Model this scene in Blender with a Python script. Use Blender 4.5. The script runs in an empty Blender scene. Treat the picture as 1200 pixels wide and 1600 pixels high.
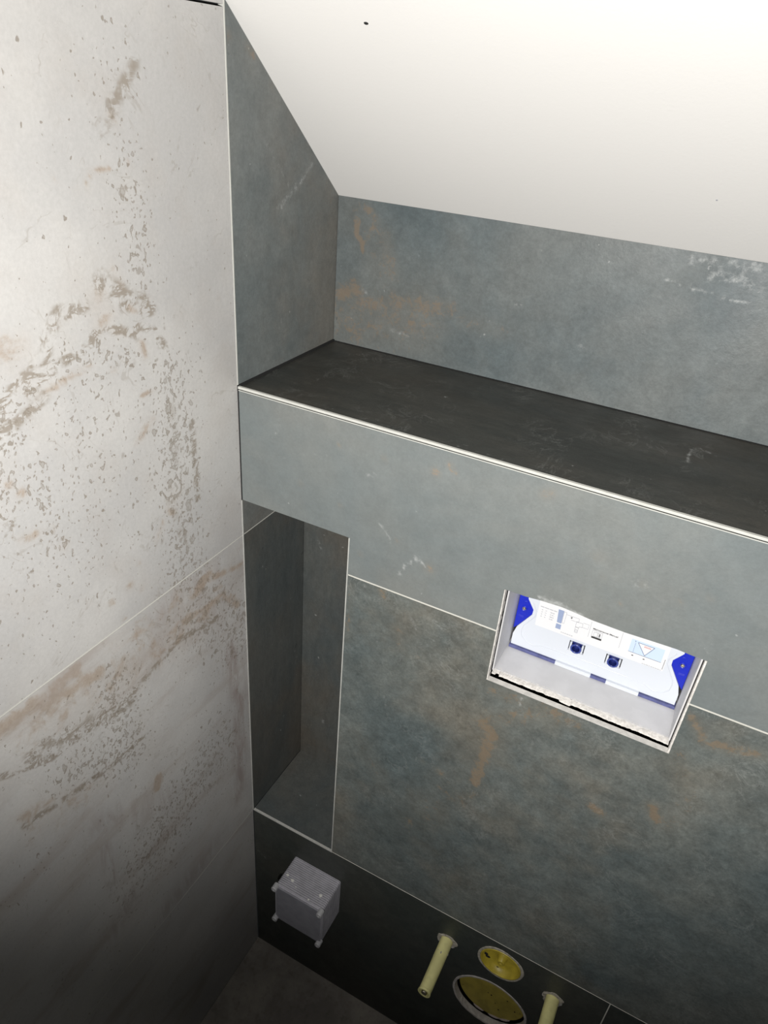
import bpy, bmesh, math, random
import numpy as np
from mathutils import Vector, Matrix
from mathutils.geometry import delaunay_2d_cdt

random.seed(4)
S = bpy.context.scene
COL = S.collection

# ------------------------------------------------------------------ camera
CAM = Vector((0.5172, -0.6570, 0.3370))
right = Vector((0.884602494, 0.460693293, 0.072388650))
down = Vector((0.296521652, -0.435842660, -0.849774138))
fwd = Vector((-0.359935184, 0.773177124, -0.522153040))
cd = bpy.data.cameras.new('camera')
cd.sensor_fit = 'VERTICAL'
cd.sensor_height = 36.0
cd.sensor_width = 27.0
cd.lens = 25.0
cd.clip_start = 0.01
cam = bpy.data.objects.new('camera', cd)
COL.objects.link(cam)
M = Matrix.Identity(4)
for i in range(3):
    M[i][0] = right[i]
    M[i][1] = -down[i]
    M[i][2] = -fwd[i]
    M[i][3] = CAM[i]
cam.matrix_world = M
S.camera = cam

# ------------------------------------------------------------------ light
S.view_settings.view_transform = 'Standard'
S.view_settings.look = 'None'
S.view_settings.gamma = 1.0
S.view_settings.use_curve_mapping = False
S.view_settings.exposure = 0.0

world = bpy.data.worlds.new('world')
S.world = world
world.use_nodes = True
bg = world.node_tree.nodes['Background']
bg.inputs[0].default_value = (0.80, 0.88, 1.0, 1)
bg.inputs[1].default_value = 0.008

ld = bpy.data.lights.new('torch_light', 'SPOT')
ld.energy = 57.5
ld.color = (1.0, 0.985, 0.96)
ld.spot_size = math.radians(107)
ld.spot_blend = 0.75
ld.shadow_soft_size = 0.012
lamp = bpy.data.objects.new('torch_light', ld)
COL.objects.link(lamp)
lamp.location = CAM + Vector((-0.015, -0.200, -0.115))
aim = Vector((-0.325, 1.417, -0.225))
lamp.rotation_euler = aim.to_track_quat('-Z', 'Y').to_euler()

STROKES = {
 'LW': [
  (0,0.0115,0.85,[(-0.386,-0.232),(-0.343,-0.236),(-0.305,-0.251),(-0.27,-0.257)]),
  (0,0.0091,0.8,[(-0.353,-0.231),(-0.33,-0.234),(-0.292,-0.229)]),
  (0,0.0066,0.9,[(-0.295,-0.222),(-0.293,-0.235)]),
  (0,0.0073,0.5,[(-0.239,-0.243),(-0.178,-0.249)]),
  (0,0.0077,0.8,[(-0.141,-0.303),(-0.125,-0.282),(-0.047,-0.292),(-0.02,-0.328)]),
  (0,0.01,0.9,[(-0.103,-0.25),(-0.076,-0.241)]),
  (0,0.0057,0.8,[(-0.077,-0.246),(-0.002,-0.267)]),
  (0,0.0237,0.3,[(-0.12,-0.243),(-0.238,-0.238)]),
  (0,0.0084,0.8,[(-0.204,-0.504),(-0.209,-0.522)]),
  (0,0.0132,0.45,[(-0.39,-0.361),(-0.34,-0.387),(-0.301,-0.413)]),
  (0,0.0023,0.7,[(-0.192,0.24),(-0.186,0.249),(-0.175,0.251),(-0.163,0.252)]),
  (0,0.0017,0.6,[(-0.202,0.2359)]),
  (0,0.0029,0.55,[(-0.157,0.293),(-0.151,0.287)]),
  (0,0.0025,0.6,[(-0.141,0.257),(-0.139,0.253)]),
  (0,0.0021,0.5,[(-0.222,0.248)]),
  (0,0.0103,0.5,[(-0.193,0.149)]),
  (0,0.0059,0.45,[(-0.173,0.169),(-0.166,0.15)]),
  (0,0.0087,0.5,[(-0.301,0.126),(-0.279,0.128)]),
  (0,0.0035,0.7,[(-0.189,0.076)]),
  (0,0.0045,0.7,[(-0.148,0.091),(-0.145,0.078)]),
  (0,0.0054,0.7,[(-0.185,0.128),(-0.194,0.124)]),
  (0,0.0043,0.8,[(-0.319,0.011)]),
  (0,0.0057,0.8,[(-0.309,-0.002)]),
  (0,0.0094,0.5,[(-0.124,-0.096)]),
  (0,0.0047,0.7,[(-0.136,-0.106),(-0.128,-0.115)]),
  (0,0.0052,0.7,[(-0.319,-0.046),(-0.303,-0.049)]),
  (0,0.0058,0.7,[(-0.277,-0.077)]),
  (0,0.0042,0.5,[(-0.285,-0.053)]),
  (0,0.0041,0.6,[(-0.182,0.114),(-0.168,0.109)]),
  (0,0.0035,0.6,[(-0.161,0.13),(-0.152,0.126)]),
  (0,0.0026,0.8,[(-0.027,0.1136)]),
  (0,0.0027,0.7,[(-0.156,0.04),(-0.139,0.039)]),
  (0,0.0063,0.8,[(-0.204,-0.174)]),
  (0,0.0047,0.7,[(-0.189,-0.189)]),
  (0,0.0043,0.8,[(-0.233,-0.179)]),
  (0,0.0036,0.7,[(-0.188,-0.152)]),
  (0,0.0046,0.7,[(-0.22,-0.212)]),
  (0,0.0036,0.6,[(-0.274,0.078),(-0.215,0.09)]),
  (0,0.0048,0.6,[(-0.169,-0.007),(-0.143,0.009)]),
  (0,0.0037,0.7,[(-0.145,-0.119),(-0.158,-0.139)]),
  (2,0.0034,1,[(-0.314,0.071),(-0.297,0.08),(-0.272,0.089),(-0.242,0.101),(-0.212,0.107),(-0.203,0.117),(-0.172,0.113),(-0.153,0.101)]),
  (2,0.0062,0.8,[(-0.312,0.079),(-0.29,0.095),(-0.261,0.109),(-0.253,0.129),(-0.241,0.143),(-0.213,0.143)]),
  (2,0.0036,0.9,[(-0.155,0.112),(-0.13,0.102),(-0.117,0.082)]),
  (2,0.0103,0.8,[(-0.188,0.16),(-0.16,0.137),(-0.136,0.126)]),
  (2,0.0057,0.7,[(-0.317,0.058),(-0.29,0.066),(-0.268,0.076)]),
  (2,0.0119,0.25,[(-0.118,0.011),(-0.114,-0.037),(-0.132,-0.096),(-0.112,-0.169)]),
  (2,0.0038,1,[(-0.4,-0.288),(-0.344,-0.318),(-0.282,-0.323),(-0.232,-0.326),(-0.139,-0.304),(-0.063,-0.321)]),
  (2,0.0042,0.8,[(-0.39,-0.378),(-0.324,-0.395),(-0.277,-0.407),(-0.217,-0.408)]),
  (2,0.0055,0.6,[(-0.085,-0.016),(-0.084,-0.119)]),
  (2,0.007,0.5,[(-0.122,0.33),(-0.166,0.282)]),
  (0,0.0317,0.45,[(-0.348,-0.26),(-0.225,-0.279),(-0.075,-0.296)]),
  (0,0.0226,0.4,[(-0.377,-0.394),(-0.299,-0.418)]),
  (3,0.0314,0.35,[(-0.173,-0.289),(-0.062,-0.305)]),
  (1,0.0562,0.9,[(-0.112,-0.281),(-0.024,-0.392)]),
  (1,0.0245,0.8,[(-0.356,-0.3),(-0.235,-0.345)]),
  (2,0.0128,0.5,[(-0.363,-0.293),(-0.234,-0.335)]),
  (1,0.0816,0.5,[(-0.23,0.05),(-0.232,-0.046),(-0.282,-0.095)]),
  (1,0.0415,1,[(-0.115,0.04),(-0.115,-0.196)]),
  (1,0.0193,0.9,[(-0.289,0.009),(-0.285,-0.071)]),
  (1,0.0156,0.9,[(-0.242,0.103),(-0.16,0.081)]),
  (1,0.029,0.9,[(-0.301,0.075),(-0.328,-0.012)]),
  (1,0.0489,0.5,[(-0.311,-0.093)]),
  (1,0.0413,0.9,[(-0.128,-0.208),(-0.007,-0.355)]),
  (1,0.043,1,[(-0.249,-0.3),(-0.246,-0.415),(-0.317,-0.363)]),
  (1,0.0858,0.9,[(-0.098,-0.57),(-0.231,-0.637)]),
  (1,0.0542,0.4,[(-0.389,-0.45)]),
  (1,0.0336,0.4,[(-0.143,0.333),(-0.166,0.282),(-0.148,0.216)]),
  (1,0.028,0.8,[(-0.141,0.257),(-0.139,0.163)]),
  (3,0.0188,0.8,[(-0.036,-0.395),(-0.024,-0.526),(-0.035,-0.734)]),
  (3,0.0098,0.7,[(-0.304,-0.533),(-0.304,-0.602)]),
  (3,0.023,0.4,[(-0.07,-0.244),(-0.166,-0.242)]),
  (3,0.0207,0.4,[(-0.31,-0.479),(-0.195,-0.563)]),
  (3,0.0198,0.6,[(-0.315,-0.702),(-0.281,-0.676)]),
  (3,0.0235,0.5,[(-0.225,-0.795),(-0.116,-0.791)]),
 ],
 'F': [
  (0,0.0274,0.3,[(0.382,-0.359),(0.391,-0.48)]),
  (0,0.0384,0.25,[(0.3,-0.646),(0.351,-0.535)]),
  (0,0.0089,0.85,[(0.379,-0.37),(0.394,-0.388),(0.388,-0.443),(0.385,-0.487)]),
  (0,0.0136,0.5,[(0.395,-0.358),(0.456,-0.305),(0.489,-0.309)]),
  (0,0.0048,0.8,[(0.216,-0.22),(0.221,-0.231)]),
  (0,0.007,0.35,[(0.173,-0.234),(0.17,-0.329)]),
  (0,0.0113,0.45,[(0.383,-0.312),(0.425,-0.312)]),
  (0,0.0068,0.8,[(0.334,-0.5)]),
  (0,0.0046,0.5,[(0.305,-0.495)]),
  (0,0.0067,0.9,[(0.537,-0.433),(0.548,-0.438)]),
  (0,0.0071,0.9,[(0.601,-0.39),(0.609,-0.407)]),
  (0,0.0057,0.7,[(0.376,-0.542)]),
  (0,0.0076,0.6,[(0.299,-0.636)]),
  (0,0.0046,0.5,[(0.335,-0.531),(0.361,-0.542),(0.391,-0.508)]),
  (0,0.0076,0.6,[(0.601,-0.234),(0.622,-0.262),(0.677,-0.249)]),
  (0,0.0129,0.35,[(0.604,-0.294),(0.635,-0.353),(0.621,-0.41)]),
  (0,0.0182,0.25,[(0.201,-0.504),(0.251,-0.588)]),
  (0,0.0378,0.22,[(0.268,-0.239),(0.27,-0.349)]),
  (0,0.0059,0.4,[(0.244,-0.272),(0.251,-0.301)]),
  (0,0.0059,0.5,[(0.467,-0.423)]),
  (0,0.005,0.5,[(0.45,-0.422)]),
  (0,0.0053,0.5,[(0.473,-0.309),(0.468,-0.323)]),
  (0,0.0047,0.8,[(0.27,-0.034)]),
  (0,0.0038,0.8,[(0.286,-0.021)]),
  (0,0.0031,0.7,[(0.292,-0.027)]),
  (0,0.0017,0.9,[(0.146,-0.0373)]),
  (0,0.0049,0.6,[(0.393,-0.022),(0.4,-0.018)]),
  (0,0.0027,0.5,[(0.1516,-0.1183)]),
  (0,0.0037,0.4,[(0.093,-0.105)]),
  (0,0.0033,0.5,[(0.206,-0.036)]),
  (0,0.0071,0.3,[(0.462,-0.074)]),
  (0,0.0022,0.6,[(0.4955,-0.122)]),
  (0,0.0022,0.6,[(0.4718,-0.097)]),
  (0,0.007,0.5,[(0.277,-0.164)]),
  (0,0.0223,0.15,[(0.204,-0.128)]),
  (0,0.0027,0.6,[(0.2316,-0.1407)]),
  (0,0.0028,0.5,[(0.512,-0.089)]),
  (0,0.0027,0.5,[(0.55,-0.096)]),
  (0,0.0028,0.6,[(0.1835,-0.1792)]),
  (0,0.0033,0.4,[(0.575,-0.081)]),
  (1,0.0014,0.5,[(0.0502,-0.0583),(0.0571,-0.0441),(0.0693,-0.0347)]),
  (1,0.0014,0.4,[(0.0645,-0.079),(0.0927,-0.0634),(0.1378,-0.0516)]),
  (1,0.0015,1,[(0.2387,-0.1888),(0.2451,-0.1725),(0.2531,-0.1655),(0.2589,-0.1547),(0.2678,-0.1578),(0.271,-0.1641)]),
  (1,0.0013,0.9,[(0.1812,-0.0614),(0.1891,-0.0632),(0.1974,-0.0597)]),
  (1,0.0014,0.8,[(0.4191,-0.3017),(0.4228,-0.3357)]),
  (1,0.004,0.9,[(0.411,-0.151),(0.432,-0.149),(0.459,-0.155)]),
  (1,0.0019,0.6,[(0.5172,-0.1629),(0.5548,-0.1648)]),
  (1,0.0027,0.4,[(0.588,-0.108),(0.59,-0.146)]),
  (1,0.0069,0.35,[(0.512,-0.307),(0.534,-0.304)]),
  (1,0.0013,0.7,[(0.2022,-0.1236),(0.2132,-0.1289),(0.2232,-0.1438)]),
  (1,0.0008,0.6,[(0.5024,-0.091),(0.5103,-0.0836),(0.5163,-0.0894),(0.5124,-0.0968),(0.5044,-0.0935)]),
  (1,0.0019,0.6,[(0.2896,-0.2347),(0.3045,-0.2487)]),
  (1,0.0033,0.5,[(0.295,-0.4473),(0.3057,-0.454)]),
  (1,0.0029,0.5,[(0.2593,-0.2432),(0.2706,-0.2646)]),
  (1,0.0022,0.5,[(0.2352,-0.3983),(0.2436,-0.4382)]),
  (1,0.0093,0.2,[(0.643,-0.755)]),
  (1,0.0035,0.4,[(0.0029,-0.9339),(0.0249,-0.9472)]),
  (1,0.0027,0.6,[(0.1657,-0.65),(0.1773,-0.6422)]),
  (1,0.0437,0.15,[(0.298,-0.432)]),
  (1,0.0028,0.4,[(0.464,-0.8809),(0.5045,-0.8599)]),
 ],
 'B': [
  (0,0.0444,0.45,[(0.02,0.034),(0.129,0.056)]),
  (0,0.0261,0.3,[(0.032,0.182),(0.077,0.098)]),
  (0,0.0035,1,[(0.03,0.17),(0.03,0.154),(0.039,0.143),(0.042,0.133)]),
  (0,0.0069,0.6,[(0.043,0.187),(0.059,0.174),(0.048,0.152)]),
  (0,0.0113,0.55,[(0.072,0.156),(0.086,0.109)]),
  (0,0.0116,0.9,[(0.009,0.069),(0.033,0.08)]),
  (0,0.0134,0.6,[(0.039,0.061),(0.118,0.076),(0.174,0.081)]),
  (0,0.0198,0.5,[(0.009,0.037),(0.042,0.02)]),
  (0,0.0147,0.4,[(0.12,0.055),(0.083,0.024)]),
  (0,0.0122,0.3,[(0.194,0.069),(0.257,0.065)]),
  (1,0.0066,0.6,[(0.452,0.189),(0.524,0.191)]),
  (1,0.0079,0.5,[(0.476,0.176),(0.529,0.175)]),
  (1,0.0017,0.7,[(0.4315,0.1633),(0.4745,0.1583),(0.5365,0.151)]),
  (1,0.0028,0.6,[(0.048,0.0804),(0.0534,0.0752)]),
  (1,0.0038,0.6,[(0.094,0.036),(0.117,0.032)]),
  (1,0.0011,0.8,[(0.2592,0.1022),(0.2716,0.1037)]),
  (1,0.004,0.4,[(0.353,0.069),(0.362,0.065)]),
  (1,0.0015,0.5,[(0.2804,0.1663),(0.2832,0.1726)]),
 ],
 'SW': [
  (1,0.0048,0.6,[(0.089,0.195),(0.129,0.216),(0.16,0.236)]),
  (1,0.0061,0.4,[(0.068,0.26),(0.077,0.253)]),
  (1,0.0036,0.35,[(0.083,0.246),(0.109,0.218)]),
  (0,0.0039,0.6,[(0.045,0.345),(0.037,0.35)]),
  (0,0.0036,0.7,[(0.007,0.359)]),
  (0,0.0042,0.5,[(0.078,0.318)]),
  (0,0.0188,0.25,[(0.165,0.214),(0.205,0.195)]),
  (1,0.0016,0.6,[(0.0946,0.0607),(0.0873,0.0457)]),
 ],
 'SH': [
  (1,0.0015,0.8,[(0.514,0.1235),(0.5132,0.1572),(0.5201,0.1701),(0.5404,0.1612)]),
  (0,0.0123,0.25,[(0.379,0.031),(0.412,0.012)]),
  (1,0.0041,0.3,[(0.0635,0.0883),(0.0624,0.0597)]),
  (1,0.015,0.2,[(0.275,0.013),(0.423,-0.005)]),
  (0,0.0201,0.2,[(0.119,0.161),(0.279,0.124)]),
 ],
 'NB': [
  (1,0.0024,0.5,[(0.0273,-0.2986),(0.0339,-0.3209)]),
  (0,0.0322,0.3,[(0.045,-0.769),(0.089,-0.796)]),
  (1,0.0023,0.6,[(0.0536,-0.6844),(0.0475,-0.7137)]),
  (0,0.0107,0.2,[(0.009,-0.437),(0.062,-0.47)]),
 ],
}
PLATE = {
  'plate_edge': [(0.3784,-0.2876),(0.5877,-0.2852),(0.5887,-0.2684),(0.57,-0.2292),(0.5786,-0.2114),(0.3889,-0.2112),(0.3974,-0.2247),(0.3812,-0.258),(0.3785,-0.2709)],
  'blueL': [(0.3766,-0.212),(0.3889,-0.2112),(0.3978,-0.2239),(0.3972,-0.2311),(0.3817,-0.2577),(0.377,-0.2624)],
  'blueR': [(0.59,-0.2114),(0.5781,-0.2116),(0.5707,-0.2238),(0.57,-0.2292),(0.5874,-0.2637),(0.5889,-0.2629)],
  'screwL': [(0.3859,-0.227)],
  'screwR': [(0.5802,-0.2282)],
  'strip': [(0.3768,-0.2921),(0.5899,-0.2932)],
  'tab1': [(0.4397,-0.2885),(0.4856,-0.2882)],
  'tab2': [(0.5051,-0.2881),(0.545,-0.2883)],
  'sticker': [(0.4006,-0.2164),(0.5581,-0.2138),(0.5619,-0.2461),(0.404,-0.2446)],
  'sock': [(0.4598,-0.2557),(0.5261,-0.2549)],
  'sockfr': [(0.4455,-0.2508),(0.4745,-0.2646),(0.5108,-0.2509),(0.5405,-0.266)],
  'head': [(0.4057,-0.2142),(0.4262,-0.2136)],
  'rows': [(0.4079,-0.2183),(0.4226,-0.2187),(0.4088,-0.2231),(0.4234,-0.2225),(0.4134,-0.2252),(0.424,-0.2256)],
  'tank': [(0.4273,-0.2121),(0.4348,-0.2115),(0.4356,-0.2388),(0.4286,-0.2385)],
  'box1': [(0.4348,-0.2115),(0.4381,-0.2117),(0.4373,-0.2275),(0.432,-0.2282)],
  'pipe': [(0.4355,-0.2122),(0.4544,-0.2129),(0.4542,-0.2181),(0.4452,-0.2171)],
  'cross': [(0.4515,-0.2176),(0.4678,-0.2194),(0.4676,-0.224),(0.4608,-0.2358),(0.4552,-0.2349)],
  'cap1': [(0.437,-0.2417),(0.4512,-0.2414)],
  'sep1': [(0.4694,-0.2112),(0.4693,-0.2318)],
  'sep2': [(0.5069,-0.2107),(0.5074,-0.235)],
  'mm': [(0.4731,-0.219),(0.5025,-0.2189)],
  'book': [(0.4724,-0.2217),(0.4846,-0.2212),(0.4859,-0.2326),(0.4735,-0.2326)],
  'bookbar': [(0.4733,-0.2316),(0.4859,-0.2326)],
  'panel': [(0.5188,-0.2138),(0.5562,-0.214),(0.5572,-0.2329),(0.5186,-0.2331)],
  'tri': [(0.5272,-0.2169),(0.5456,-0.2158),(0.5378,-0.2316)],
  'hline': [(0.5186,-0.2331),(0.5572,-0.2329)],
  'arrow': [(0.5243,-0.2375),(0.5382,-0.2372)],
  'cap2': [(0.5376,-0.2445),(0.5625,-0.2437)],
  'vtext': [(0.5612,-0.2268),(0.5618,-0.2427)],
  'emb': [(0.4033,-0.2308),(0.3888,-0.2569),(0.3899,-0.2692),(0.4009,-0.2786),(0.4405,-0.276),(0.4799,-0.2728),(0.5208,-0.2701),(0.5478,-0.2741),(0.5739,-0.2764),(0.5812,-0.2707),(0.5812,-0.2529),(0.5664,-0.2259),(0.571,-0.2118)],
}
# ------------------------------------------------------------------ room measures (metres)
B_ = 0.2178      # upper seam below the ledge
A_ = 0.1609      # bottom of the lintel tile
C_ = 0.8177      # lower seam / niche floor
F_ = 1.2514      # room floor
W_ = 0.1657      # niche width
ND = 0.1550      # niche depth
LD = 0.2265      # ledge depth
U0, U1, Z0, Z1 = 0.3719, 0.5944, -0.1552, -0.2976   # opening
WT = 0.6520
XR = 1.70        # right extent
YF = -1.70       # front extent
def ceil_z(y):
    return 0.1979 + (LD - y) * 0.845

# ------------------------------------------------------------------ node helpers
def mat(name):
    m = bpy.data.materials.new(name)
    m.use_nodes = True
    nt = m.node_tree
    return m, nt, nt.nodes['Principled BSDF']

def plain(name, col, rough=0.5, metal=0.0, bump=0.0, bscale=200, var=0.0, vscale=40, spec=0.5):
    m, nt, b = mat(name)
    b.inputs['Base Color'].default_value = (*col, 1)
    b.inputs['Roughness'].default_value = rough
    b.inputs['Metallic'].default_value = metal
    b.inputs['Specular IOR Level'].default_value = spec
    g = G(nt)
    if var:
        n = g.noise(vscale, 5)
        c = g.mixc(g.rng(n, 0.35, 0.65), tuple(x * (1 - var) for x in col), tuple(min(1, x * (1 + var * 0.5)) for x in col))
        nt.links.new(c, b.inputs['Base Color'])
    if bump:
        n = g.noise(bscale, 4)
        bp = nt.nodes.new('ShaderNodeBump')
        bp.inputs['Strength'].default_value = bump
        bp.inputs['Distance'].default_value = 0.001
        nt.links.new(n, bp.inputs['Height'])
        nt.links.new(bp.outputs[0], b.inputs['Normal'])
    return m

class G:
    """small node-graph writer"""
    def __init__(s, nt):
        s.nt = nt
        s.tc = nt.nodes.new('ShaderNodeTexCoord').outputs['Object']
    def put(s, v, sock):
        if hasattr(v, 'is_linked') or isinstance(v, bpy.types.NodeSocket):
            s.nt.links.new(v, sock)
        elif isinstance(v, tuple):
            sock.default_value = (*v, 1) if len(sock.default_value) == 4 else v
        else:
            sock.default_value = v
    def mapping(s, scale=(1, 1, 1), rot=(0, 0, 0), loc=(0, 0, 0)):
        n = s.nt.nodes.new('ShaderNodeMapping')
        s.nt.links.new(s.tc, n.inputs[0])
        n.inputs['Scale'].default_value = scale
        n.inputs['Rotation'].default_value = rot
        n.inputs['Location'].default_value = loc
        return n.outputs[0]
    def noise(s, scale, detail=3, rough=0.55, dist=0.0, vec=None):
        n = s.nt.nodes.new('ShaderNodeTexNoise')
        s.nt.links.new(vec or s.tc, n.inputs['Vector'])
        n.inputs['Scale'].default_value = scale
        n.inputs['Detail'].default_value = detail
        n.inputs['Roughness'].default_value = rough
        n.inputs['Distortion'].default_value = dist
        return n.outputs['Fac']
    def sepz(s):
        n = s.nt.nodes.new('ShaderNodeSeparateXYZ')
        s.nt.links.new(s.tc, n.inputs[0])
        return n.outputs[2]
    def math(s, op, a, b=0.0, c=0.0, clamp=False):
        n = s.nt.nodes.new('ShaderNodeMath')
        n.operation = op
        n.use_clamp = clamp
        for v, k in ((a, 0), (b, 1), (c, 2)):
            s.put(v, n.inputs[k])
        return n.outputs[0]
    def rng(s, v, a, b, lo=0.0, hi=1.0, smooth=True):
        n = s.nt.nodes.new('ShaderNodeMapRange')
        n.interpolation_type = 'SMOOTHSTEP' if smooth else 'LINEAR'
        s.put(v, n.inputs['Value'])
        for x, k in ((a, 'From Min'), (b, 'From Max'), (lo, 'To Min'), (hi, 'To Max')):
            s.put(x, n.inputs[k])
        return n.outputs['Result']
    def mixc(s, f, a, b, mode='MIX'):
        n = s.nt.nodes.new('ShaderNodeMix')
        n.data_type = 'RGBA'
        n.blend_type = mode
        s.put(f, n.inputs[0])
        s.put(a, n.inputs[6])
        s.put(b, n.inputs[7])
        return n.outputs[2]
    def attr(s, name='stain'):
        n = s.nt.nodes.new('ShaderNodeAttribute')
        n.attribute_name = name
        sp = s.nt.nodes.new('ShaderNodeSeparateColor')
        s.nt.links.new(n.outputs['Color'], sp.inputs[0])
        return sp.outputs[0], sp.outputs[1], sp.outputs[2], n.outputs['Alpha']

def light_tile():
    m, nt, b = mat('pale_stone_tile')
    g = G(nt)
    R, Gc, B, A = g.attr()
    base = g.mixc(g.rng(g.noise(4.5, 5, 0.6), 0.35, 0.65), (0.42, 0.412, 0.402), (0.495, 0.482, 0.463))
    base = g.mixc(g.rng(g.noise(12, 5, 0.6, vec=g.mapping(loc=(3, 1, 2))), 0.45, 0.75, 0, 0.35), base, (0.40, 0.365, 0.33))
    gr = g.noise(260, 3, 0.7)
    base = g.mixc(1.0, base, g.mixc(gr, (0.86, 0.86, 0.86), (1.12, 1.12, 1.12)), 'MULTIPLY')
    # reddish drift
    st = g.noise(30, 5, 0.65, 0.4, vec=g.mapping(scale=(1, 2.6, 0.55)))
    am = g.math('MULTIPLY', A, g.rng(st, 0.36, 0.62), clamp=True)
    base = g.mixc(g.math('MULTIPLY', am, 0.75), base, (0.24, 0.175, 0.155))
    # tan blotches
    n1 = g.noise(42, 7, 0.7, 0.5)
    bl = g.rng(g.math('ADD', R, g.math('MULTIPLY', g.math('SUBTRACT', n1, 0.5), 2.6)), 0.30, 0.85)
    bl = g.math('MULTIPLY', bl, g.rng(R, 0.02, 0.25))
    n1b = g.noise(130, 4, 0.7)
    blc = g.mixc(g.rng(n1b, 0.35, 0.65), (0.285, 0.21, 0.145), (0.35, 0.275, 0.21))
    base = g.mixc(g.math('MULTIPLY', R, 0.28), base, (0.37, 0.30, 0.24))
    base = g.mixc(g.math('MULTIPLY', bl, 0.62), base, blc)
    # thin wandering outlines
    def contour(scale, wid, seed, dist):
        n = g.noise(scale, 4, 0.6, dist, vec=g.mapping(loc=(seed, seed * 2, 0)))
        d = g.math('ABSOLUTE', g.math('SUBTRACT', n, 0.5))
        return g.rng(d, wid, wid * 2.6, 1, 0)
    ve = g.math('MULTIPLY', contour(22, 0.012, 1.7, 0.7), g.rng(B, 0.05, 0.4))
    ve2 = g.math('MULTIPLY', contour(48, 0.016, 5.1, 0.9), g.rng(B, 0.12, 0.6))
    ve3 = g.math('MULTIPLY', contour(9, 0.0035, 7.7, 1.2), 0.35)
    v = g.math('MAXIMUM', g.math('MAXIMUM', ve, ve2), g.math('MULTIPLY', ve3, g.rng(g.noise(14, 2), 0.45, 0.6)))
    def cdir(ang, sc, wid, seed, k):
        vv = g.mapping(scale=(sc, sc * 0.33, sc), rot=(ang, 0, 0), loc=(seed, 0, seed))
        n = g.noise(1.0, 5, 0.62, 0.35, vec=vv)
        d = g.math('ABSOLUTE', g.math('SUBTRACT', n, 0.5))
        return g.math('MULTIPLY', g.rng(d, wid, wid * 2.4, 1, 0), k)
    lo = g.math('LESS_THAN', g.sepz(), -0.2178)
    va = g.math('MULTIPLY', cdir(-0.30, 42, 0.020, 2.2, 1.0), g.math('SUBTRACT', 1.0, lo))
    vb = g.math('MULTIPLY', cdir(0.10, 46, 0.020, 6.2, 1.0), lo)
    vd = g.math('MULTIPLY', g.math('ADD', va, vb), g.rng(B, 0.08, 0.5))
    v = g.math('MAXIMUM', v, vd)
    # long faint drifts on the lower tile
    dr = g.noise(1.0, 6, 0.65, 0.3, vec=g.mapping(scale=(14, 4, 16), rot=(0.12, 0, 0), loc=(4, 0, 7)))
    base = g.mixc(g.math('MULTIPLY', g.rng(dr, 0.5, 0.68), g.math('MULTIPLY', lo, 0.55)), base, (0.33, 0.285, 0.255))
    brk = g.rng(g.noise(70, 3), 0.36, 0.55)
    base = g.mixc(g.math('MULTIPLY', g.math('MULTIPLY', v, brk), 0.8), base, (0.235, 0.20, 0.16))
    # pits and specks
    def specks(scale, seed, lo, hi, k, sc=(1, 1, 1)):
        n = g.noise(scale, 2, 0.5, 0.3, vec=g.mapping(scale=sc, loc=(seed, 0, seed)))
        th = g.rng(Gc, 0.0, 1.0, lo, hi, smooth=False)
        e = g.rng(g.math('SUBTRACT', n, th), 0.0, 0.035)
        hol = g.rng(g.math('SUBTRACT', n, th), 0.045, 0.09, 1.0, 0.5)
        return g.math('MULTIPLY', g.math('MULTIPLY', e, hol), k)
    s1 = specks(110, 3.3, 0.71, 0.57, 0.8, (1, 1.1, 0.9))
    s2 = specks(210, 8.1, 0.715, 0.565, 0.75, (1, 1.1, 0.85))
    s3 = specks(50, 1.9, 0.745, 0.64, 0.55, (1, 1.1, 0.9))
    sp = g.math('MAXIMUM', g.math('MAXIMUM', s1, s2), s3)
    base = g.mixc(sp, base, (0.215, 0.185, 0.15))
    nt.links.new(base, b.inputs['Base Color'])
    rg = g.rng(g.noise(8, 4), 0.3, 0.7, 0.40, 0.52)
    nt.links.new(rg, b.inputs['Roughness'])
    bp = nt.nodes.new('ShaderNodeBump')
    bp.inputs['Strength'].default_value = 0.35
    bp.inputs['Distance'].default_value = 0.0008
    nt.links.new(g.math('SUBTRACT', g.noise(60, 5, 0.6), g.math('MULTIPLY', sp, 0.5)), bp.inputs['Height'])
    nt.links.new(bp.outputs[0], b.inputs['Normal'])
    return m

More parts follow.
